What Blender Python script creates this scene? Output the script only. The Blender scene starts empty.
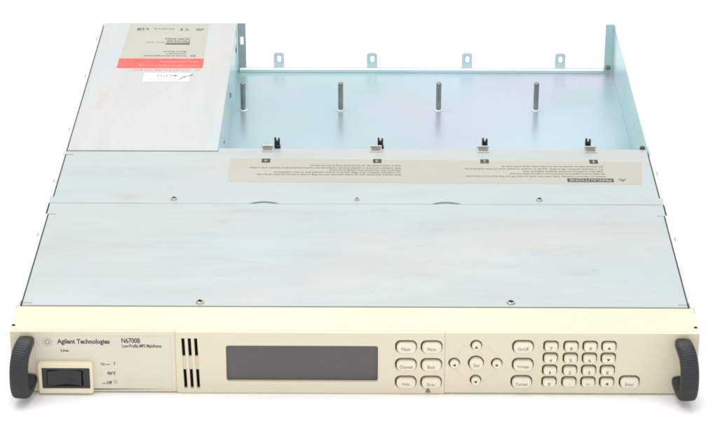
import bpy, bmesh, math, random
from math import sin, cos, pi, radians
from mathutils import Vector, Matrix
random.seed(4)
sc = bpy.context.scene
col = sc.collection
S = 0.001          # everything below is written in millimetres

# ------------------------------------------------------------------ materials
def mat(name, base, rough=0.5, metal=0.0, var=None, vscale=8.0, stretch=(1,1,1), bump=0.0, bscale=400.0, rvar=0.0, tint=None, coat=0.0, spec=0.5, smudge=None, stains=False):
    m = bpy.data.materials.new(name); m.use_nodes = True
    nt = m.node_tree; N = nt.nodes; L = nt.links
    b = N['Principled BSDF']
    b.inputs['Roughness'].default_value = rough
    b.inputs['Metallic'].default_value = metal
    b.inputs['Coat Weight'].default_value = coat
    b.inputs['Specular IOR Level'].default_value = spec
    tc = N.new('ShaderNodeTexCoord'); mp = N.new('ShaderNodeMapping')
    mp.inputs['Scale'].default_value = stretch
    L.new(tc.outputs['Object'], mp.inputs['Vector'])
    out = None
    c0 = N.new('ShaderNodeRGB'); c0.outputs[0].default_value = (*base, 1); out = c0.outputs[0]
    def mix(a, colr, fac):
        x = N.new('ShaderNodeMix'); x.data_type = 'RGBA'
        L.new(fac, x.inputs['Factor']); L.new(a, x.inputs['A']); x.inputs['B'].default_value = (*colr, 1)
        return x.outputs['Result']
    def noise(scale, detail=4, rgh=0.55, lo=0.4, hi=0.7, off=0.0, vec=None):
        n = N.new('ShaderNodeTexNoise'); n.inputs['Scale'].default_value = scale
        n.inputs['Detail'].default_value = detail; n.inputs['Roughness'].default_value = rgh
        a = N.new('ShaderNodeVectorMath'); a.inputs[1].default_value = (off, off*1.7, off*0.3)
        L.new(vec or mp.outputs['Vector'], a.inputs[0]); L.new(a.outputs[0], n.inputs['Vector'])
        r = N.new('ShaderNodeMapRange'); r.inputs['From Min'].default_value = lo; r.inputs['From Max'].default_value = hi
        L.new(n.outputs['Fac'], r.inputs['Value'])
        return r.outputs[0]
    if var: out = mix(out, var, noise(vscale))
    if tint:
        for i, (t, s, lo, hi) in enumerate(tint):
            out = mix(out, t, noise(s, 2, 0.5, lo, hi, 3.1 + i*5.7))
    if smudge:
        out = mix(out, smudge, noise(16, 8, 0.74, 0.56, 0.80, 11.3))
        m2 = N.new('ShaderNodeMapping'); m2.inputs['Scale'].default_value = (6, 60, 1) if stretch[1] > 1 else (60, 5, 1)
        L.new(tc.outputs['Object'], m2.inputs['Vector'])
        out = mix(out, tuple(c*.93 for c in base), noise(1.0, 6, 0.65, 0.50, 0.78, 2.3, m2.outputs['Vector']))
    if stains:      # small brown handling marks where the cover has them
        for (px, py, rx, ry, k) in ((.148,.083,.014,.005,.32),(.158,.088,.0035,.0035,.6),(.13,.115,.05,.012,.25),(-.14,.125,.04,.008,.2),(.06,.15,.05,.006,.2),(.02,.06,.03,.004,.2)):
            m3 = N.new('ShaderNodeMapping'); m3.inputs['Location'].default_value = (-px/rx, -py/ry, -.044/.02); m3.inputs['Scale'].default_value = (1/rx, 1/ry, 1/.02)
            L.new(tc.outputs['Object'], m3.inputs['Vector'])
            ln = N.new('ShaderNodeVectorMath'); ln.operation = 'LENGTH'; L.new(m3.outputs[0], ln.inputs[0])
            r3 = N.new('ShaderNodeMapRange'); r3.inputs['From Min'].default_value = 1; r3.inputs['From Max'].default_value = .1; r3.inputs['To Max'].default_value = k
            L.new(ln.outputs['Value'], r3.inputs['Value'])
            mm = N.new('ShaderNodeMath'); mm.operation = 'MULTIPLY'; L.new(r3.outputs[0], mm.inputs[0]); L.new(noise(90, 6, .65, .38, .62, 4.4), mm.inputs[1])
            out = mix(out, (.40,.36,.28), mm.outputs[0])
    L.new(out, b.inputs['Base Color'])
    if rvar:
        n = noise(vscale*2.3, 5, 0.6, 0.3, 0.7, 7.7)
        r = N.new('ShaderNodeMapRange'); r.inputs['To Min'].default_value = rough - rvar; r.inputs['To Max'].default_value = rough + rvar
        L.new(n, r.inputs['Value']); L.new(r.outputs[0], b.inputs['Roughness'])
    if bump:
        n = N.new('ShaderNodeTexNoise'); n.inputs['Scale'].default_value = bscale; n.inputs['Detail'].default_value = 3
        L.new(mp.outputs['Vector'], n.inputs['Vector'])
        bp = N.new('ShaderNodeBump'); bp.inputs['Strength'].default_value = bump; bp.inputs['Distance'].default_value = 0.0002
        L.new(n.outputs['Fac'], bp.inputs['Height']); L.new(bp.outputs[0], b.inputs['Normal'])
    return m

M = {}
M['cream'] = mat('cream_plastic', (.72,.655,.51), .42, var=(.70,.637,.492), vscale=14, bump=.16, bscale=2200, spec=.5)
M['overlay'] = mat('overlay_film', (.70,.655,.55), .5, var=(.685,.635,.53), vscale=18, spec=.3)
M['frame'] = mat('switch_frame_plastic', (.79,.715,.53), .38, var=(.76,.69,.51), vscale=20, spec=.4)
M['key'] = mat('key_rubber', (.80,.745,.615), .42, var=(.78,.72,.585), vscale=60, spec=.35)
M['well'] = mat('key_gap_shade', (.10,.078,.05), .8)  # dark brown stands in for the shadow in the key gaps
M['black'] = mat('black_plastic', (.014,.015,.017), .4, var=(.02,.02,.022), vscale=60, bump=.2, bscale=2500)
M['handle'] = mat('handle_plastic', (.012,.0135,.015), .46, var=(.020,.022,.024), vscale=50, bump=.35, bscale=1800)
M['dark'] = mat('hole_shade', (.010,.010,.010), .9, spec=.1)  # near-black stands in for the shade inside holes and recesses
M['screen'] = mat('display_glass', (.080,.078,.070), .3, var=(.090,.088,.079), vscale=25, spec=.6)
M['ink'] = mat('printed_ink', (.045,.042,.04), .6)
M['greyink'] = mat('grey_ink', (.20,.19,.17), .6)
M['faint'] = mat('faint_ink', (.13,.125,.115), .6)
M['redink'] = mat('red_ink', (.62,.22,.22), .6)
M['red'] = mat('red_print', (.70,.085,.075), .5, var=(.74,.14,.12), vscale=60)
M['pinkline'] = mat('pale_red_print', (.86,.30,.24), .5)
M['lab'] = mat('label_paper', (.45,.445,.385), .5, var=(.47,.46,.40), vscale=25)
M['lablong'] = mat('long_label_paper', (.42,.415,.35), .5, var=(.44,.425,.36), vscale=12)
M['white'] = mat('white_paper', (.86,.86,.86), .5)
M['zinc'] = mat('zinc_plated_lid', (.545,.597,.578), .38, .6, var=(.565,.615,.598), vscale=5, stretch=(1,2.2,1), bump=.10, bscale=260,
   rvar=.07, tint=[((.52,.605,.63),5,.46,.70), ((.595,.59,.535),7,.54,.80)], smudge=(.50,.495,.455), stains=True)
M['zinc2'] = mat('zinc_plated_module', (.585,.62,.60), .44, .5, var=(.61,.62,.59), vscale=7, stretch=(2.2,.7,1), bump=.10, bscale=260,
   rvar=.06, tint=[((.52,.62,.66),9,.48,.68), ((.65,.60,.54),8,.52,.72)], smudge=(.52,.495,.45))
M['floor'] = mat('zinc_plated_floor', (.46,.61,.665), .29, .64, var=(.52,.65,.645), vscale=6,
   rvar=.05, tint=[((.62,.60,.71),6,.42,.64), ((.48,.70,.66),7,.52,.7), ((.55,.68,.77),6,.5,.72)])
M['wall'] = mat('zinc_plated_wall', (.56,.74,.735), .34, .6, var=(.61,.77,.73), vscale=9, rvar=.05,
   tint=[((.47,.67,.82),11,.45,.65), ((.50,.72,.62),13,.5,.68), ((.66,.70,.76),8,.58,.75)])
M['lip'] = mat('zinc_plated_lip', (.70,.79,.80), .30, .7, var=(.62,.74,.76), vscale=14, rvar=.05, tint=[((.55,.72,.85),14,.5,.7)])
M['edge'] = mat('bare_sheet_edge', (.80,.79,.74), .4, .4, var=(.72,.70,.63), vscale=40)
M['rim'] = mat('white_sheet_edge', (.70,.71,.69), .45, .2, var=(.60,.62,.60), vscale=40)
M['post'] = mat('grey_post', (.47,.52,.52), .4, .5, var=(.40,.44,.44), vscale=30)
M['steel'] = mat('stud_steel', (.33,.33,.32), .33, .9, var=(.24,.24,.23), vscale=60)
M['screw'] = mat('screw_steel', (.46,.44,.38), .35, .85)
M['clip'] = mat('clip_tape', (.24,.23,.19), .5, .3, var=(.17,.16,.14), vscale=300)
M['ground'] = mat('white_backdrop', (.94,.94,.94), .7, spec=.2)

# ------------------------------------------------------------------ mesh helpers
def finish(name, me, m, parent=None, smooth=False, label=None):
    me.name = name
    me.materials.clear(); me.materials.append(M[m] if isinstance(m, str) else m)
    for p in me.polygons:
        p.use_smooth = smooth; p.material_index = 0
    o = bpy.data.objects.new(name, me); col.objects.link(o)
    if parent is not None: o.parent = parent
    if label: o['label'] = label
    return o

def from_bm(name, bm, m, parent=None, smooth=False, label=None, angle=None):
    bmesh.ops.recalc_face_normals(bm, faces=bm.faces)
    if angle is not None:
        for e in bm.edges:
            if len(e.link_faces) == 2 and e.calc_face_angle(0) > radians(angle): e.smooth = False
        smooth = True
    bmesh.ops.scale(bm, vec=(S,S,S), verts=bm.verts)
    me = bpy.data.meshes.new(name); bm.to_mesh(me); bm.free()
    return finish(name, me, m, parent, smooth, label)

def box(bm, x0, x1, y0, y1, z0, z1, bev=0.0, seg=2):
    r = bmesh.ops.create_cube(bm, size=1.0)
    for v in r['verts']:
        v.co = Vector(((x0+x1)/2 + v.co.x*(x1-x0), (y0+y1)/2 + v.co.y*(y1-y0), (z0+z1)/2 + v.co.z*(z1-z0)))
    if bev:
        es = list({e for v in r['verts'] for e in v.link_edges})
        bmesh.ops.bevel(bm, geom=es, offset=bev, segments=seg, affect='EDGES', profile=.5)

def rr(cx, cy, w, h, r, n=6):
    r = min(r, w/2-1e-3, h/2-1e-3); P = []
    for (sx, sy, a0) in ((1,1,0),(-1,1,90),(-1,-1,180),(1,-1,270)):
        for i in range(n+1):
            a = radians(a0 + 90*i/n)
            P.append((cx + sx*(w/2-r) + r*cos(a), cy + sy*(h/2-r) + r*sin(a)))
    return P
def circ(cx, cy, r, n=28): return [(cx+r*cos(2*pi*i/n), cy+r*sin(2*pi*i/n)) for i in range(n)]
def rect(x0, x1, y0, y1): return [(x0,y0),(x1,y0),(x1,y1),(x0,y1)]

def curve_mesh(cu):
    o = bpy.data.objects.new('tmp', cu); col.objects.link(o)
    dg = bpy.context.evaluated_depsgraph_get(); dg.update()
    me = bpy.data.meshes.new_from_object(o.evaluated_get(dg))
    bpy.data.objects.remove(o); bpy.data.curves.remove(cu)
    return me

def plate(name, loops, plane, a, b, m, parent, bev=0.0, res=2, label=None):
    """loops = outline then holes; plane 'xz' spans y a..b (faces the viewer), 'xy' spans z a..b"""
    cu = bpy.data.curves.new('c', 'CURVE'); cu.dimensions = '2D'; cu.fill_mode = 'BOTH'
    for lp in loops:
        s = cu.splines.new('POLY'); s.points.add(len(lp)-1); s.use_cyclic_u = True
        for p, q in zip(s.points, lp): p.co = (q[0], q[1], 0, 1)
    t = (b-a)/2
    cu.extrude = max(t-bev, 1e-4)
    if bev: cu.bevel_depth = bev; cu.bevel_resolution = res; cu.offset = -bev
    me = curve_mesh(cu); mid = (a+b)/2
    for v in me.vertices:
        x, y, z = v.co
        v.co = Vector((x, mid - z, y))*S if plane == 'xz' else Vector((x, y, mid + z))*S
    bm = bmesh.new(); bm.from_mesh(me)
    bmesh.ops.remove_doubles(bm, verts=bm.verts, dist=1e-7)
    bmesh.ops.recalc_face_normals(bm, faces=bm.faces)
    ax = 1 if plane == 'xz' else 2
    for e in bm.edges:
        caps = sum(abs(f.normal[ax]) > .9995 for f in e.link_faces)
        e.smooth = not (len(e.link_faces) == 2 and (e.calc_face_angle(0) > radians(38) or caps == 1))
    bm.to_mesh(me); bm.free()
    return finish(name, me, m, parent, bool(bev), label)

def text_verts(s, weight=0.0, spacing=1.0):
    cu = bpy.data.curves.new('t', 'FONT'); cu.body = s; cu.size = 1; cu.extrude = 0; cu.offset = weight
    cu.resolution_u = 3; cu.space_character = spacing
    return curve_mesh(cu)

def text_into(bm, s, x0, x1, y0, y1, mode, level, weight=0.0, spacing=1.0, keep=False):
    """fit the string in the box; mode 'front' (x,z on plane y=level), 'rev' top lettering that reads from behind, 'top'"""
    me = text_verts(s, weight, spacing)
    if not len(me.vertices): return
    xs = [v.co.x for v in me.vertices]; ys = [v.co.y for v in me.vertices]
    ax, bx_, ay, by = min(xs), max(xs), min(ys), max(ys)
    for v in me.vertices:
        u = (v.co.x-ax)/(bx_-ax); w = (v.co.y-ay)/max(by-ay, 1e-6)
        if mode == 'front': v.co = Vector((x0+u*(x1-x0), level, y0+w*(y1-y0)))
        else: v.co = Vector((x1-u*(x1-x0), y1-w*(y1-y0), level))
        if mode == 'front' : v.co.y -= (0.02 if v.index % 1 else 0)
    bm.from_mesh(me); bpy.data.meshes.remove(me)

def clean_flat(bm, axis):
    # lettering is a flat print: drop the extruded sides
    bad = [f for f in bm.faces if f.calc_area() < 1e-7]
    bmesh.ops.delete(bm, geom=bad, context='FACES')
    return bm

def printed(name, items, mode, level, m, parent, label=None):
    bm = bmesh.new()
    for it in items:
        s, x0, x1, y0, y1 = (tuple(it) + (0,)*3)[:5]; w = it[5] if len(it) > 5 else 0.0
        if s == '#': # solid bar
            if mode == 'front': vs = [bm.verts.new((x, level, z)) for x, z in rect(x0,x1,y0,y1)]
            else: vs = [bm.verts.new((x, y, level)) for x, y in rect(x0,x1,y0,y1)]
            bm.faces.new(vs)
        elif s == 'poly':
            if mode == 'front': vs = [bm.verts.new((x, level, z)) for x, z in x0]
            else: vs = [bm.verts.new((x, y, level)) for x, y in x0]
            bm.faces.new(vs)
        else: text_into(bm, s, x0, x1, y0, y1, mode, level, w)
    clean_flat(bm, mode)
    bmesh.ops.remove_doubles(bm, verts=bm.verts, dist=1e-4)
    return from_bm(name, bm, m, parent, label=label)

def key_shape(bm, cx, cz, w, h, r, y0, depth, dome=.5):
    n = 6; rings = []
    prof = [(0, 0.0), (0, depth*.55), (.12, depth*.78), (.45, depth*.93), (1.0, depth)]
    for ins, d in prof:
        L = rr(cx, cz, w-2*ins, h-2*ins, max(r-ins, .2), n)
        rings.append([bm.verts.new((x, y0-d, z)) for x, z in L])
    # domed face
    for k, (f, d) in enumerate(((.66, depth+dome*.55), (.33, depth+dome*.9))):
        base = rr(cx, cz, w-2, h-2, max(r-1, .2), n)
        rings.append([bm.verts.new((cx+(x-cx)*f, y0-d, cz+(z-cz)*f)) for x, z in base])
    for A, B in zip(rings, rings[1:]):
        for i in range(len(A)):
            j = (i+1) % len(A); bm.faces.new((A[i], A[j], B[j], B[i]))
    c = bm.verts.new((cx, y0-depth-dome, cz)); A = rings[-1]
    for i in range(len(A)): bm.faces.new((A[i], A[(i+1) % len(A)], c))

def lathe(bm, prof, cx, cy, cz, axis='z', n=20):
    rings = []
    for r, h in prof:
        R = []
        for i in range(n):
            a = 2*pi*i/n; u, v = r*cos(a), r*sin(a)
            co = {'z': (cx+u, cy+v, cz+h), 'y': (cx+u, cy+h, cz+v), 'x': (cx+h, cy+u, cz+v)}[axis]
            R.append(bm.verts.new(co))
        rings.append(R)
    for A, B in zip(rings, rings[1:]):
        for i in range(n):
            j = (i+1) % n; bm.faces.new((A[i], A[j], B[j], B[i]))
    bm.faces.new(rings[0]); bm.faces.new(rings[-1])

# ------------------------------------------------------------------ setting
bm = bmesh.new()
vs = [bm.verts.new(c) for c in ((-9000,-6000,-.3),(9000,-6000,-.3),(9000,14000,-.3),(-9000,14000,-.3))]
bm.faces.new(vs)
g = from_bm('ground', bm, 'ground'); g['kind'] = 'structure'

# ------------------------------------------------------------------ the instrument
root = bpy.data.objects.new('rack_mainframe', None); col.objects.link(root)
root.empty_display_size = .05
root['label'] = 'low wide rack power supply mainframe with cream front panel and zinc plated steel chassis'
root['category'] = 'power supply'
LY = 547.6

# --- tray: floor, side walls, rear lip and posts
bm = bmesh.new()
box(bm, -214.15, 214.15, 34, LY-1.2, .2, 2)
tray = from_bm('chassis_floor', bm, 'floor', root)
for s in (-1, 1):
    bm = bmesh.new(); a, b = sorted((s*214.2, s*216))
    box(bm, a, b, 33.6, LY, .1, 44, .25, 1)
    side = from_bm('side_wall', bm, 'wall', root)
    bm = bmesh.new(); a, b = sorted((s*214.0, s*216.2)); box(bm, a, b, 290 if s > 0 else 276, LY-9, 43.1, 44.3, .25, 1)
    from_bm('wall_rim', bm, 'rim', side)
    bm = bmesh.new(); a, b = sorted((s*213.9, s*216.2)); box(bm, a, b, 41.7, 172.2, 43.1, 44.25, .25, 1)
    from_bm('wall_rim', bm, 'rim', side)
    bm = bmesh.new(); a, b = sorted((s*213.9, s*216.2)); box(bm, a, b, 201.3, 274.6, 43.1, 44.25, .25, 1)
    from_bm('wall_rim', bm, 'rim', side)
# rear lip (folded sheet: short inner wall + flat top)
bm = bmesh.new()
box(bm, -101, 206.8, 541.8, 543.2, 2.02, 5.2, .3, 1)
box(bm, -101, 206.8, 543.25, LY, 4.1, 5.3, .3, 1)
lip = from_bm('rear_lip', bm, 'lip', root)
for x in (-67.7, 11.0, 91.3, 170.0):
    tb = plate('rear_tab', [rr(x, 10.6, 9.0, 14.6, 2.6), rr(x+.3, 12.2, 3.0, 5.2, 1.5)], 'xz', LY+.1, LY+1.4, 'lip', root, .25, 1)
# posts
plate('rear_post', [[(206.9,.3),(214.1,.3),(214.1,44.6),(206.9,44.6)]], 'xz', LY-1.4, LY-.1, 'wall', root, .2, 1)
lp = plate('rear_post', [[(-102.3,.3),(-95.2,.3),(-95.2,44.6),(-102.3,44.6)], rr(-98.6, 29, 2.6, 7, .8)], 'xz', LY-1.4, LY-.1, 'post', root, .2, 1)

# --- bay front wall (hidden side of middle cover) and module box
bm = bmesh.new()
box(bm, -101, 213.8, 284.3, 285.5, 2.05, 42.7)
from_bm('bay_front_wall', bm, 'zinc', root)

# --- lids
def lid_poly(x, xw, pts):
    """mirror outline; pts = list of (y, wide?)"""
    R = [((xw if wd else x), y) for y, wd in pts]
    return R + [(-a, b) for a, b in reversed(R)]
front_out = lid_poly(213.1, 215.6, [(35.7,0),(172.5,0),(172.5,1),(190.2,1)])
fc = plate('top_cover', [front_out], 'xy', 42.9, 44.0, 'zinc', root, .25, 1)

def notch(cx, w, d, y0, n=12):
    # circular segment cut into the edge y0
    return [(cx - w/2 + w*i/n, y0 + d*sin(pi*i/n)**.75) for i in range(n+1)]
mid_out = []
mid_out += [(-215.6,190.6)] + notch(-64.5, 21, 4.0, 190.6) + notch(63.3, 21, 4.0, 190.6) + [(215.6,190.6),(215.6,201),(213.1,201),(213.1,286.2),
            (-101.9,286.2),(-101.9,280.2),(-215.6,280.2),(-215.6,275),(-213.1,275),(-213.1,201),(-215.6,201)]
slots = [rr(x, 283.2, 6.4, 3.6, .5, 3) for x in (-65.7, 13.9, 92.8, 171.8)]
mc = plate('middle_cover', [mid_out], 'xy', 43.1, 44.12, 'zinc', root, .18, 1)
bm = bmesh.new()
box(bm, -213, 213, 185, 203, 42.3, 42.9)
from_bm('cover_flange', bm, 'zinc', mc)

# module lid with its own right wall
module = plate('module_cover', [[(-102.6,281.4),(-102.6,LY),(-213.2,LY),(-213.2,281.4)]], 'xy', 43.1, 44.5, 'zinc2', root, .35, 1)
bm = bmesh.new()
box(bm, -103.6, -102.5, 281.6, LY-1.5, 2.05, 43.1)
from_bm('module_wall', bm, 'wall', module)
bm = bmesh.new(); box(bm, -213.8, -103.7, LY-1.2, LY-.2, 2.1, 43)
from_bm('module_back', bm, 'wall', module)

# --- screws
def screw(x, y, z=44.0, r=2.7, parent=root, m='screw', k=1.0):
    bm = bmesh.new()
    lathe(bm, [(r, 0), (r, .35*k), (r*.86, .95*k), (r*.55, 1.3*k), (r*.2, 1.42*k)], x, y, z)
    o = from_bm('screw', bm, m, parent, angle=50)
    bm = bmesh.new()
    a = random.uniform(0, 1.5)
    for t in (a, a+pi/2):
        c, s_ = cos(t), sin(t)
        P = [(-.62*r,-.22*r),(.62*r,-.22*r),(.62*r,.22*r),(-.62*r,.22*r)]
        zz = z+1.5*k + (.01 if t == a else .03)
        bm.faces.new([bm.verts.new((x+p*c-q*s_, y+p*s_+q*c, zz)) for p, q in P])
    from_bm('drive_recess', bm, 'dark', o)
    # dimple ring pressed into the lid
    bm = bmesh.new(); 
    V = [[bm.verts.new((x+R*cos(2*pi*i/28), y+R*sin(2*pi*i/28), z+.03+h)) for i in range(28)] for R, h in ((r*1.42, 0), (r*1.22, .14), (r*1.02, 0))]
    for A, B in zip(V, V[1:]):
        for i in range(28): bm.faces.new((A[i], A[(i+1)%28], B[(i+1)%28], B[i]))
    from_bm('screw_dimple', bm, 'zinc', o, smooth=True)
for x, y in ((-99.3,39.6),(100.2,40.4)): screw(x, y)
for x, y in ((-128.1,196.6),(128.5,196.9)): screw(x, y, 44.12, 2.3)
screw(.5, 196.4, 44.12, 1.6)
# dark corner screw at the bay
bm = bmesh.new(); lathe(bm, [(2.1,0),(2.1,2.0),(1.5,2.9),(.5,3.1)], 210.6, 288.6, 42.6)
from_bm('corner_screw', bm, 'ink', root, angle=50)
# screws in the side walls
for s, ys in ((-1, (41, 147, 236, 330, 438, 520)), (1, (38, 143, 252))):
    for y in ys:
        bm = bmesh.new(); lathe(bm, [(2.3,0),(2.3,1.1*s),(1.9,1.8*s),(.8,2.3*s)], s*216, y, 39.5, 'x', 14)
        from_bm('side_screw', bm, 'screw', root, angle=50)
for (x, y, z) in ((-102.5, 520, 31), (-102.5, 436, 25), (-102.5, 350, 22)):
    bm = bmesh.new(); lathe(bm, [(2.2,0),(2.2,.5),(1.5,.9),(.5,1.0)], x, y, z, 'x', 14)
    from_bm('wall_screw', bm, 'greyink' if y != 350 else 'screw', module, angle=50)
bm = bmesh.new(); lathe(bm, [(2.2,0),(2.2,-.6),(1.5,-1.1),(.5,-1.2)], 210.5, LY-1.5, 3.8+2, 'y', 14)
from_bm('post_screw', bm, 'greyink', root, angle=50)
# lid corner ticks: little relief slots beside the side gaps
for (x0, x1, y) in ((-212.9,-208.2,171.9),(208.2,212.9,171.9),(-212.9,-207,38.6),(207,212.9,38.6),(-212.9,-207.5,273.6)):
    printed('relief_slot', [('#', x0, x1, y-.4, y+.4)], 'top', 44.03 if y < 190 else 44.16, 'greyink', fc if y < 190 else mc)

# --- guide studs in the bay
for x, y in ((-93.6,460.2),(-14.4,460.7),(65.1,461.2),(144.2,461.8)):
    bm = bmesh.new(); pr = [(2.15, 0)]
    for i in range(24):
        z = .6 + i*22.4/24
        pr += [(2.15, z), (1.95, z+.45)]
    pr += [(2.1, 23.3), (1.5, 24.0)]
    lathe(bm, pr, x, y, 2.05, n=20)
    st = from_bm('stud', bm, 'steel', root, angle=70)
    bm = bmesh.new(); lathe(bm, [(3.6,0),(3.6,.5),(2.9,.9),(2.2,1.0)], x, y, 2.03, n=24)
    from_bm('stud_base', bm, 'lip', st, angle=40)

# --- module latches on the bay edge
def latch(x, yq, hook):
    bm = bmesh.new()
    box(bm, x-4.3, x+4.3, 286.4, 287.4, 36, 46.6, .3, 1)
    box(bm, x-4.3, x+4.3, 280.0, 287.4, 44.15, 44.9, .25, 1)
    l = from_bm('latch', bm, 'zinc', root)
    bm = bmesh.new(); box(bm, x-3.3, x+3.3, 281.0, 286.6, 44.85, 45.3, .2, 1)
    from_bm('latch_pad', bm, 'clip', l)
    # lens-like ribs on the pad
    bm = bmesh.new()
    for k in range(4): box(bm, x-2.7+k*1.5, x-2.0+k*1.5, 281.6, 286.0, 45.25, 45.5)
    from_bm('pad_rib', bm, 'greyink', l)
    hx = x + hook
    bm = bmesh.new()
    box(bm, hx-2.2, hx-.7, 290.4, 292.6, 34, 50.6, .3, 1)
    box(bm, hx+.5, hx+1.9, 290.4, 292.6, 34, 50.2, .3, 1)
    box(bm, hx-2.2, hx+1.9, 290.6, 292.4, 34, 48.2, .2, 1)
    box(bm, hx-.9, hx+2.4, 288.2, 290.4, 34, 45.6, .3, 1)
    from_bm('latch_hook', bm, 'black', l)
for x, h in ((-66.0, 7.0), (13.9, 3.4), (92.8, 1.6), (171.8, -1.2)): latch(x, 283, h)

# --- long label on the middle cover
ll = plate('warning_label', [[(-92.6,226.6),(203.6,224.0),(207.4,262.8),(-92.6,268.4)]], 'xy', 44.13, 44.19, 'lablong', root,
           label='long beige printed label across the middle cover')
Z = 44.22
T1 = ["Install or remove modules only with the unit turned off and the line cord removed.",
      "Refer installation and service to qualified personnel. Hardware ground must be connected before operation of the modules.",
      "To maintain airflow, fit a filler panel in every unused slot of this mainframe.",
      "Static sensitive parts inside. Use a grounded wrist strap when handling modules in this bay and follow all the rules"]
items = []
x0s = (-34, -78, -60, -72)
ys = (255.6, 251.3, 243.6, 239.6)
for s, a, y in zip(T1, x0s, ys): items.append((s, a, 31.8, y-1.5, y+1.5, .03))
items.append(("Observe the maximum slot rating at all times", -20, 31.8, 245.9, 248.9, .03))
x0s = (105, 77.7, 110, 78)
ys = (255.0, 250.6, 242.2, 237.6)
for s, a, y in zip(T1[::-1], x0s, ys): items.append((s, a, 178.5, y-1.5, y+1.5, .03))
items.append(("Tighten module screws evenly before use", 120, 178.5, 244.8, 247.8, .03))
printed('lettering', items, 'rev', Z, 'faint', ll)
tag_bm = [('#', 150.8, 184.0, 228.0, 234.2)]
bl = printed('heading_block', tag_bm, 'top', Z+.02, 'ink', ll)
printed('lettering', [("PRECAUTIONS", 152.4, 182.4, 229.3, 232.9, .02)], 'rev', Z+.05, 'lablong', bl)
printed('warning_symbol', [('poly', [(186.6,233.6),(193.4,233.2),(190.2,228.4)])], 'top', Z+.02, 'greyink', ll)
for x, n in ((-66.3,'4'),(14.8,'3'),(93.0,'2'),(172.4,'1')):
    sq = printed('slot_number', [('#', x-3.1, x+3.1, 260.2, 267.4)], 'top', Z+.02, 'ink', ll)
    printed('lettering', [(n, x-(.5 if n == '1' else 1.2), x+(.5 if n == '1' else 1.2), 261.7, 265.9, .0)], 'rev', Z+.05, 'lablong', sq)

# --- label on the module lid
ml = plate('rating_label', [[(-192.6,464.6),(-125.0,465.2),(-125.6,544.5),(-191.6,544.0)]], 'xy', 44.51, 44.56, 'lab', root,
           label='beige rating label with a red strip on the module cover')
Z = 44.60
rs = printed('red_strip', [('#', -193.4, -124.6, 444.4, 465.4)], 'top', 44.57, 'red', ml)
printed('lettering', [("Module must be installed by qualified personnel only", -160, -128, 455.5, 461.5, .01),
                      ("Read the operating guide before connecting this unit to the supply", -176, -128, 447.5, 452.5, .01)], 'rev', Z, 'pinkline', rs)
printed('lettering', [("c US", -185, -175, 529, 534.5, .04), ("Serial number on rear", -171, -154, 531, 534, .01), ("C E", -149, -142, 528.5, 534, .02),
                      ("LISTED", -135.5, -129.5, 529, 534, .03),
                      ("100-240V 50/60Hz", -160, -139, 507.5, 511.5, .01),("AC INPUT RATING 2200VA", -158, -138.5, 503, 506.5, .01),
                      ("Mainframe, four slot", -175, -139, 500.5, 503, .01),
                      ("Made in Malaysia", -159, -140, 479.5, 482.5, .01), ("Product complies with safety rules", -157, -140, 474.5, 478, .01),
                      ("Do not remove cover while the unit operates at line voltage", -174, -139.5, 469.5, 473.2, .02),
                      ("SN", -136, -132, 469.5, 473, .02)], 'rev', Z, 'ink', ml)
printed('bold_line', [('#', -158.5, -138.5, 496.6, 499.6)], 'top', Z, 'ink', ml)
printed('lettering', [("CAUTION: SLOT RATING APPLIES TO EACH MODULE", -180, -134, 438.2, 442.2, .012), ("AGILENT", -131, -126.5, 439, 442, .01)], 'rev', 44.54, 'redink', ml)
wl = plate('white_sticker', [[(-170.2,416.8),(-133.8,416.8),(-133.6,433.6),(-169.8,433.6)]], 'xy', 44.51, 44.57, 'white', root,
           label='small white sticker with a signature in ink')
printed('lettering', [("MALAYSIA", -160, -144, 425.5, 430.6, .02), ("Assembled and inspected in factory", -166, -143, 419.6, 423.2, .01)], 'rev', 44.6, 'greyink', wl)
bm = bmesh.new()
sig = [(-141.8,419.2),(-140.6,421.0),(-138.6,426.4),(-137.4,424.2),(-136.9,427.5),(-135.2,426.6),(-133.0,429.6),(-131.2,430.4)]
for (a, b), (c, d) in zip(sig, sig[1:]):
    v = Vector((c-a, d-b)); n = Vector((-v.y, v.x)).normalized()*.5
    bm.faces.new([bm.verts.new((p, q, 44.6)) for p, q in ((a-n.x,b-n.y),(c-n.x,d-n.y),(c+n.x,d+n.y),(a+n.x,b+n.y))])
from_bm('signature', bm, 'ink', wl)

# --- bezel
bm = bmesh.new()
box(bm, -216.4, 216.4, 3.0, 34.5, .05, 43.9, .7, 3)
bez = from_bm('front_bezel', bm, 'cream', root, angle=60)
bm = bmesh.new()
box(bm, -213.6, 213.6, 34.6, 35.6, .3, 42.7)
from_bm('bezel_gap_shade', bm, 'greyink', bez)  # added grey strip; its colour paints the shade of the bezel gap
# small side holes and ears at the bezel corners
for s in (-1, 1):
    bm = bmesh.new(); lathe(bm, [(1.2,0),(1.2,.25),(.3,.3)], s*214.6, 8.2, 43.8, n=14)
    from_bm('corner_hole', bm, 'dark', bez)
    bm = bmesh.new(); lathe(bm, [(1.7,0),(1.7,.8*s),(1.0,1.3*s)], s*216.3, 13.5, 39.5, 'x', 14)
    from_bm('bezel_screw', bm, 'screw', bez, angle=50)
    a, b = sorted((s*214.6, s*217.4))
    bm = bmesh.new(); box(bm, a, b, 33.7, 41.5, 40.8, 44.9, .5, 2)
    from_bm('corner_lug', bm, 'edge', root)

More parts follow.
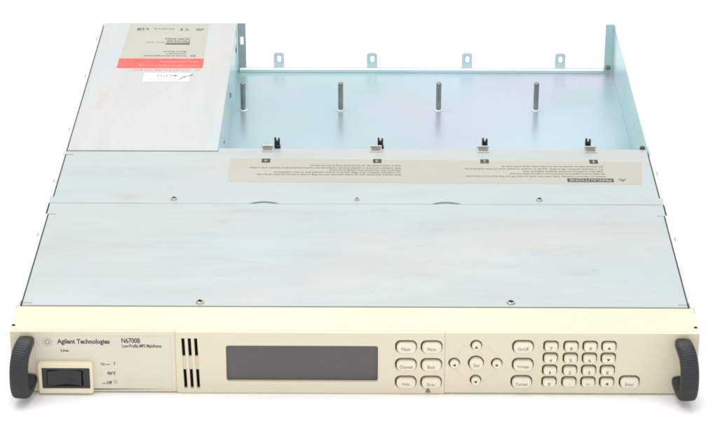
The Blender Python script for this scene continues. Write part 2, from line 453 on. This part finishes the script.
# --- three front plates with real holes
PY0, PY1 = 0.0, 3.2
sw = (-182.2, 11.6)        # power switch centre
pl = plate('power_panel', [rr(-164.35, 22.1, 103.9, 43.0, .5), rr(sw[0], sw[1], 29.8, 16.6, .8)], 'xz', .55, PY1, 'cream', root, .45, 3)
ventx = (-107.4, -103.4, -99.4)
vh = []
for i, x in enumerate(ventx):
    vh.append([(x-1.0+.8,3.4),(x+1.0+.8,3.4),(x+1.0-.2,39.2),(x-1.0-.2,39.2)])
disp = (-32.9, 21.4, 95.6, 25.6)
K6 = [(x, z) for z in (34.0, 21.3, 8.7) for x in (32.5, 48.5)]
dp = plate('display_panel', [rr(-27.72, 21.85, 169.3, 43.5, .5), rr(*disp, 1.6)] + [list(v) for v in vh] +
           [rr(x, z, 13.6, 9.0, 3.6) for x, z in K6], 'xz', PY0, PY1, 'cream', root, .35, 3)
NAV = [(76.5,35.2,3.1),(62.9,22.4,3.1),(89.7,22.4,3.1),(76.6,10.2,3.1),(76.6,22.6,4.5)]
K3 = [(105.9,34.3),(106.1,21.6),(105.6,9.2)]
KX = (123.4, 136.0, 148.0, 159.8); KZ = (34.8, 26.4, 17.7, 9.3)
KP = [(x-.12*r, KZ[r]) for r in range(4) for x in KX]
EN = (173.8, 9.4)
kp = plate('keypad_panel', [rr(136.68, 22.2, 159.4, 43.1, .5)] + [circ(x, z, r+.55) for x, z, r in NAV] +
           [rr(x, z, 13.6, 9.0, 3.6) for x, z in K3] + [rr(x, z, 9.6, 7.4, 2.4) for x, z in KP] + [rr(EN[0], EN[1], 13.2, 8.8, 3.4)],
           'xz', PY0+.2, PY1, 'cream', root, .35, 3)
# what lies behind the holes
bm = bmesh.new()
box(bm, 22, 185, 2.3, 2.9, 2, 41.6)
from_bm('key_gap_backing', bm, 'well', kp)  # backing whose dark colour paints the shadow around the keys
bm = bmesh.new()
box(bm, -112, -90, 2.6, 2.98, 2, 41.6)
from_bm('vent_shade_sheet', bm, 'dark', dp)  # added dark sheet, paints the shade deep in the vent slots
for x in ventx:
    bm = bmesh.new(); box(bm, x-1.1, x+1.8, 1.0, 2.5, 16.6, 26.2, .3, 1)
    from_bm('vent_bridge', bm, 'cream', dp)
plate('display_screen', [rr(disp[0], disp[1], 97, 27, .5)], 'xz', 2.3, 2.95, 'screen', root,
      label='blank dark grey rectangular display window')

# overlay sheet and its thin frame on the left plate
ov = plate('name_overlay', [rr(-158.2, 21.6, 85.6, 37.8, 1.2), rr(sw[0], sw[1], 33.5, 21.4, 1.2)], 'xz', .3, .57, 'overlay', root, .12, 1)
# raised switch surround and the rocker
sf = plate('switch_surround', [rr(sw[0], sw[1]+.3, 34.6, 22.0, 1.8), rr(sw[0]+.2, sw[1]+.3, 30.2, 14.6, .6)], 'xz', -3.3, .9, 'frame', root, .8, 3)
bm = bmesh.new(); box(bm, sw[0]-15.6, sw[0]+15.6, 1.2, 2.6, sw[1]-8.4, sw[1]+8.6)
swb = from_bm('power_switch', bm, 'black', root, label='black rocker power switch')
plate('switch_body', [rr(sw[0]+.2, sw[1]+.3, 30.1, 14.5, .5), rr(sw[0]-.3, sw[1]+.2, 22.6, 11.4, 1.2)], 'xz', -2.6, 1.1, 'black', swb, .3, 2)
bm = bmesh.new()
cx, cz, hw, hh = sw[0]-.6, sw[1]+.2, 10.6, 5.2
prof = []
for i in range(13):
    t = -1 + 2*i/12
    prof.append((cx + t*hw, -1.3 - 1.5*abs(t)**1.6 - .8*(t < 0)*abs(t)))
for (xa, ya), (xb, yb) in zip(prof, prof[1:]):
    V = [bm.verts.new(c) for c in ((xa,ya,cz-hh),(xb,yb,cz-hh),(xb,yb,cz+hh),(xa,ya,cz+hh),(xa,1.1,cz-hh),(xb,1.1,cz-hh),(xb,1.1,cz+hh),(xa,1.1,cz+hh))]
    bm.faces.new((V[0],V[1],V[2],V[3])); bm.faces.new((V[3],V[2],V[6],V[7])); bm.faces.new((V[0],V[4],V[5],V[1]))
    if xa == prof[0][0]: bm.faces.new((V[0],V[3],V[7],V[4]))
    if xb == prof[-1][0]: bm.faces.new((V[1],V[5],V[6],V[2]))
bmesh.ops.remove_doubles(bm, verts=bm.verts, dist=1e-3)
from_bm('rocker', bm, 'handle', swb, angle=40)

# printed panel lettering
OY = .28
printed('brand_lettering', [("Agilent Technologies", -186.6, -153.6, 34.0, 38.5, .034)], 'front', OY, 'ink', ov)
bm = bmesh.new()
sx, sz = -192.7, 36.3
for k in range(12):
    a = 2*pi*k/12
    for r0, r1, w in ((1.35, 1.95, .22), (2.35, 3.3, .2 if k % 3 else .28)):
        c, s_ = cos(a), sin(a)
        bm.faces.new([bm.verts.new((sx + r*c - q*s_, OY, sz + r*s_ + q*c)) for r, q in ((r0,-w),(r1,-w*.6),(r1,w*.6),(r0,w))])
V = [[bm.verts.new((sx+R*cos(2*pi*i/16), OY, sz+R*sin(2*pi*i/16))) for i in range(16)] for R in (1.4, 1.05)]
for i in range(16): bm.faces.new((V[0][i], V[0][(i+1)%16], V[1][(i+1)%16], V[1][i]))
from_bm('starburst_emblem', bm, 'greyink', ov)
printed('model_lettering', [("N6700B", -146.2, -134.4, 35.6, 39.3, .028)], 'front', OY, 'ink', ov)
printed('model_lettering', [("Low-Profile MPS Mainframe", -146.0, -121.2, 32.4, 34.9, .028)], 'front', OY, 'ink', ov)
printed('switch_lettering', [("Line", -184.6, -179.8, 29.3, 31.3, .03)], 'front', OY, 'ink', ov)
printed('switch_lettering', [("On", -159.9, -157.2, 19.6, 21.6, .03), ('#', -156.6, -154.0, 20.1, 20.6), ("I", -151.5, -151.0, 19.9, 22.4, .02),
                             ("0/1", -156.0, -151.2, 12.9, 15.2, .04),
                             ('#', -159.4, -157.2, 6.4, 6.9), ("Off", -156.8, -153.4, 6.2, 8.3, .04), ("O", -152.2, -150.0, 6.4, 8.9, -.005)], 'front', OY, 'ink', ov)
printed('warning_triangle', [('poly', [(44.9,.9),(48.7,.9),(47.9,2.6),(47.0,4.4),(46.2,4.4),(45.4,2.6)])], 'front', -.03, 'greyink', dp)

# --- keys
def key(x, z, w, h, r, txt, tw, th, parent=root, tri=None, depth=3.4, y0=2.2):
    bm = bmesh.new(); key_shape(bm, x+.3, z-.7, w-.3, h-.3, r, y0, depth, .45)
    k = from_bm('key', bm, 'key', parent, angle=65)
    yy = y0 - depth - .52
    zc = z - 1.0
    if tri:
        q = {'u': [(-1.1,-.8),(1.1,-.8),(0,1.1)], 'd': [(-1.1,.9),(1.1,.9),(0,-1.0)], 'l': [(.8,-1.1),(.8,1.1),(-1.1,0)], 'r': [(-.8,-1.1),(-.8,1.1),(1.1,0)]}[tri]
        printed('arrow', [('poly', [(x+.12+a, zc+.3+b) for a, b in q])], 'front', yy, 'ink', k)
    elif txt:
        printed('lettering', [(txt, x+.12-tw/2, x+.12+tw/2, zc-th/2, zc+th/2, 0)], 'front', yy, 'greyink' if len(txt) > 1 else 'ink', k)
for (x, z), t, w in zip(K6, ("Meter","Menu","Channel","Back","Help","Error"), (5.8,5.4,8.0,4.8,4.6,5.0)): key(x, z, 12.5, 7.7, 3.2, t, w, 2.3)
for (x, z), t, w in zip(K3, ("On/Off","Voltage","Current"), (6.8,7.4,7.4)): key(x, z, 12.5, 7.7, 3.2, t, w, 2.3)
caps = ['7','8','9','^u','4','5','6','^d','1','2','3','E','0','.','+/-','<']
for (x, z), t in zip(KP, caps):
    if t == '^u': key(x, z, 8.4, 6.1, 2.0, None, 0, 0, tri='u')
    elif t == '^d': key(x, z, 8.4, 6.1, 2.0, None, 0, 0, tri='d')
    elif t == '<': key(x, z, 8.4, 6.1, 2.0, None, 0, 0, tri='l')
    elif t == '.': key(x, z, 8.4, 6.1, 2.0, '.', .6, .6)
    elif t == '+/-': key(x, z, 8.4, 6.1, 2.0, t, 3.0, 2.2)
    else: key(x, z, 8.4, 6.1, 2.0, t, .7 if t == '1' else 1.5, 2.2)
key(EN[0], EN[1], 12.0, 7.5, 3.0, "Enter", 5.4, 2.2)
for (x, z, r), t in zip(NAV, 'ulrdC'):
    if t == 'C': key(x, z, r*2, r*2, r, "Sel", 3.4, 2.2)
    else: key(x, z, r*2, r*2, r, None, 0, 0, tri=t)
# thin moulded ring linking the arrow keys
bm = bmesh.new(); R0, n, mseg = 13.3, 96, 8
for (a0, a1) in ((18,72),(108,162),(198,252),(288,342)):
    rings = []
    for i in range(19):
        a = radians(a0 + (a1-a0)*i/18)
        c = Vector((76.5+R0*cos(a), .36, 22.6+R0*.96*sin(a))); d = Vector((cos(a), 0, sin(a)))
        rings.append([bm.verts.new(c + d*.75*cos(pi*k/6) + Vector((0,-.5*sin(pi*k/6),0))) for k in range(7)])
    for A, B in zip(rings, rings[1:]):
        for k in range(6): bm.faces.new((A[k],A[k+1],B[k+1],B[k]))
from_bm('key_ring', bm, 'cream', kp, smooth=True)

# --- handles: curved bow with a ribbed grip
def handle(s):
    ctrl = [(-205.9, 1.0, 36.6), (-206.3,-6, 37.6), (-207.8,-12.0, 34.5), (-208.8,-16.0, 28.5), (-209.1,-17.8, 21.0), (-209.0,-17.6, 14.0), (-208.6,-13.6, 8.0), (-207.0,-7.5, 7.6), (-205.4, 1.0, 10.5)]
    P = [Vector(c) for c in ctrl]
    def cr(t):
        i = min(int(t), len(P)-2); f = t-i
        p0, p1, p2, p3 = P[max(i-1,0)], P[i], P[i+1], P[min(i+2,len(P)-1)]
        return .5*((2*p1)+(p2-p0)*f+(2*p0-5*p1+4*p2-p3)*f*f+(3*p1-p0-3*p2+p3)*f**3)
    n = 220; bm = bmesh.new(); rings = []
    for i in range(n+1):
        t = (len(P)-1)*i/n; c = cr(t)
        tg = (cr(min(t+.01, len(P)-1)) - cr(max(t-.01, 0))).normalized()
        X = Vector((1,0,0)); X = (X - tg*X.dot(tg)).normalized(); Nn = X.cross(tg).normalized()
        u = i/n
        w = 5.7 - .75*abs(2*u-1.0)**2.2
        rib = .26*max(0, sin(2*pi*i/5.0))**.6 if 0.16 < u < .76 and sin(2*pi*i/5.0) > 0 else 0
        th = 3.5 + .5*sin(pi*u)
        R = []
        m_ = 20
        for k in range(m_):
            a = 2*pi*k/m_
            ca, sa = cos(a), sin(a)
            e = .55
            px = w*math.copysign(abs(ca)**e, ca); pn = th*math.copysign(abs(sa)**e, sa)
            q = 1.0
            off = X*(px + (rib*.5*math.copysign(1, ca) if abs(ca) > .5 else 0)) + Nn*(pn + (rib*math.copysign(1, sa) if abs(sa) > .3 else 0))
            R.append(c + off)
        if s > 0: R = [Vector((-v.x, v.y, v.z)) for v in R]
        rings.append([bm.verts.new(v) for v in R])
    for A, B in zip(rings, rings[1:]):
        for k in range(len(A)): bm.faces.new((A[k], A[(k+1)%len(A)], B[(k+1)%len(A)], B[k]))
    bm.faces.new(rings[0]); bm.faces.new(rings[-1])
    from_bm('handle', bm, 'handle', root, angle=50)
handle(-1); handle(1)

# ------------------------------------------------------------------ light
w = bpy.data.worlds.new('World'); sc.world = w; w.use_nodes = True
nt = w.node_tree; N = nt.nodes; L = nt.links
bg = N['Background']
tc = N.new('ShaderNodeTexCoord'); sp = N.new('ShaderNodeSeparateXYZ'); L.new(tc.outputs['Generated'], sp.inputs[0])
rp = N.new('ShaderNodeValToRGB'); L.new(sp.outputs['Z'], rp.inputs[0])
rp.color_ramp.elements[0].position = 0.0; rp.color_ramp.elements[0].color = (.80,.80,.80,1)
rp.color_ramp.elements[1].position = .9; rp.color_ramp.elements[1].color = (1.0,1.0,1.0,1)
L.new(rp.outputs[0], bg.inputs['Color']); bg.inputs['Strength'].default_value = .88
def area(name, loc, target, size, power, c=(1,1,1)):
    l = bpy.data.lights.new(name, 'AREA'); l.shape = 'RECTANGLE'; l.size, l.size_y = size; l.energy = power; l.color = c
    o = bpy.data.objects.new(name, l); col.objects.link(o); o.location = loc
    o.rotation_euler = (Vector(target)-Vector(loc)).to_track_quat('-Z','Y').to_euler()
area('overhead_softbox', (-.12, .35, 1.6), (0,.25,0), (1.6,1.4), 14, (1,.985,1))

# ------------------------------------------------------------------ camera (solved from the photograph)
cam = bpy.data.cameras.new('camera'); co = bpy.data.objects.new('camera', cam); col.objects.link(co)
cx, cy, cz, pit, yaw, roll, f = 9.136, -1282.806, 731.380, 0.440295, -0.004899, 0.0013886, 2321.8
fwd = Vector((sin(yaw)*cos(pit), cos(yaw)*cos(pit), -sin(pit))); right = Vector((cos(yaw), -sin(yaw), 0)); up = right.cross(fwd)
r = right*cos(roll)+up*sin(roll); u = -right*sin(roll)+up*cos(roll)
co.matrix_world = Matrix.Translation(Vector((cx,cy,cz))*S) @ Matrix((r, u, -fwd)).transposed().to_4x4()
cam.sensor_width = 36; cam.lens = f/718*36; cam.clip_start = .05; cam.clip_end = 60
sc.camera = co
sc.view_settings.view_transform = 'Standard'; sc.view_settings.look = 'None'
sc.view_settings.exposure = .32; sc.view_settings.gamma = 1
sc.cycles.filter_width = 1.9
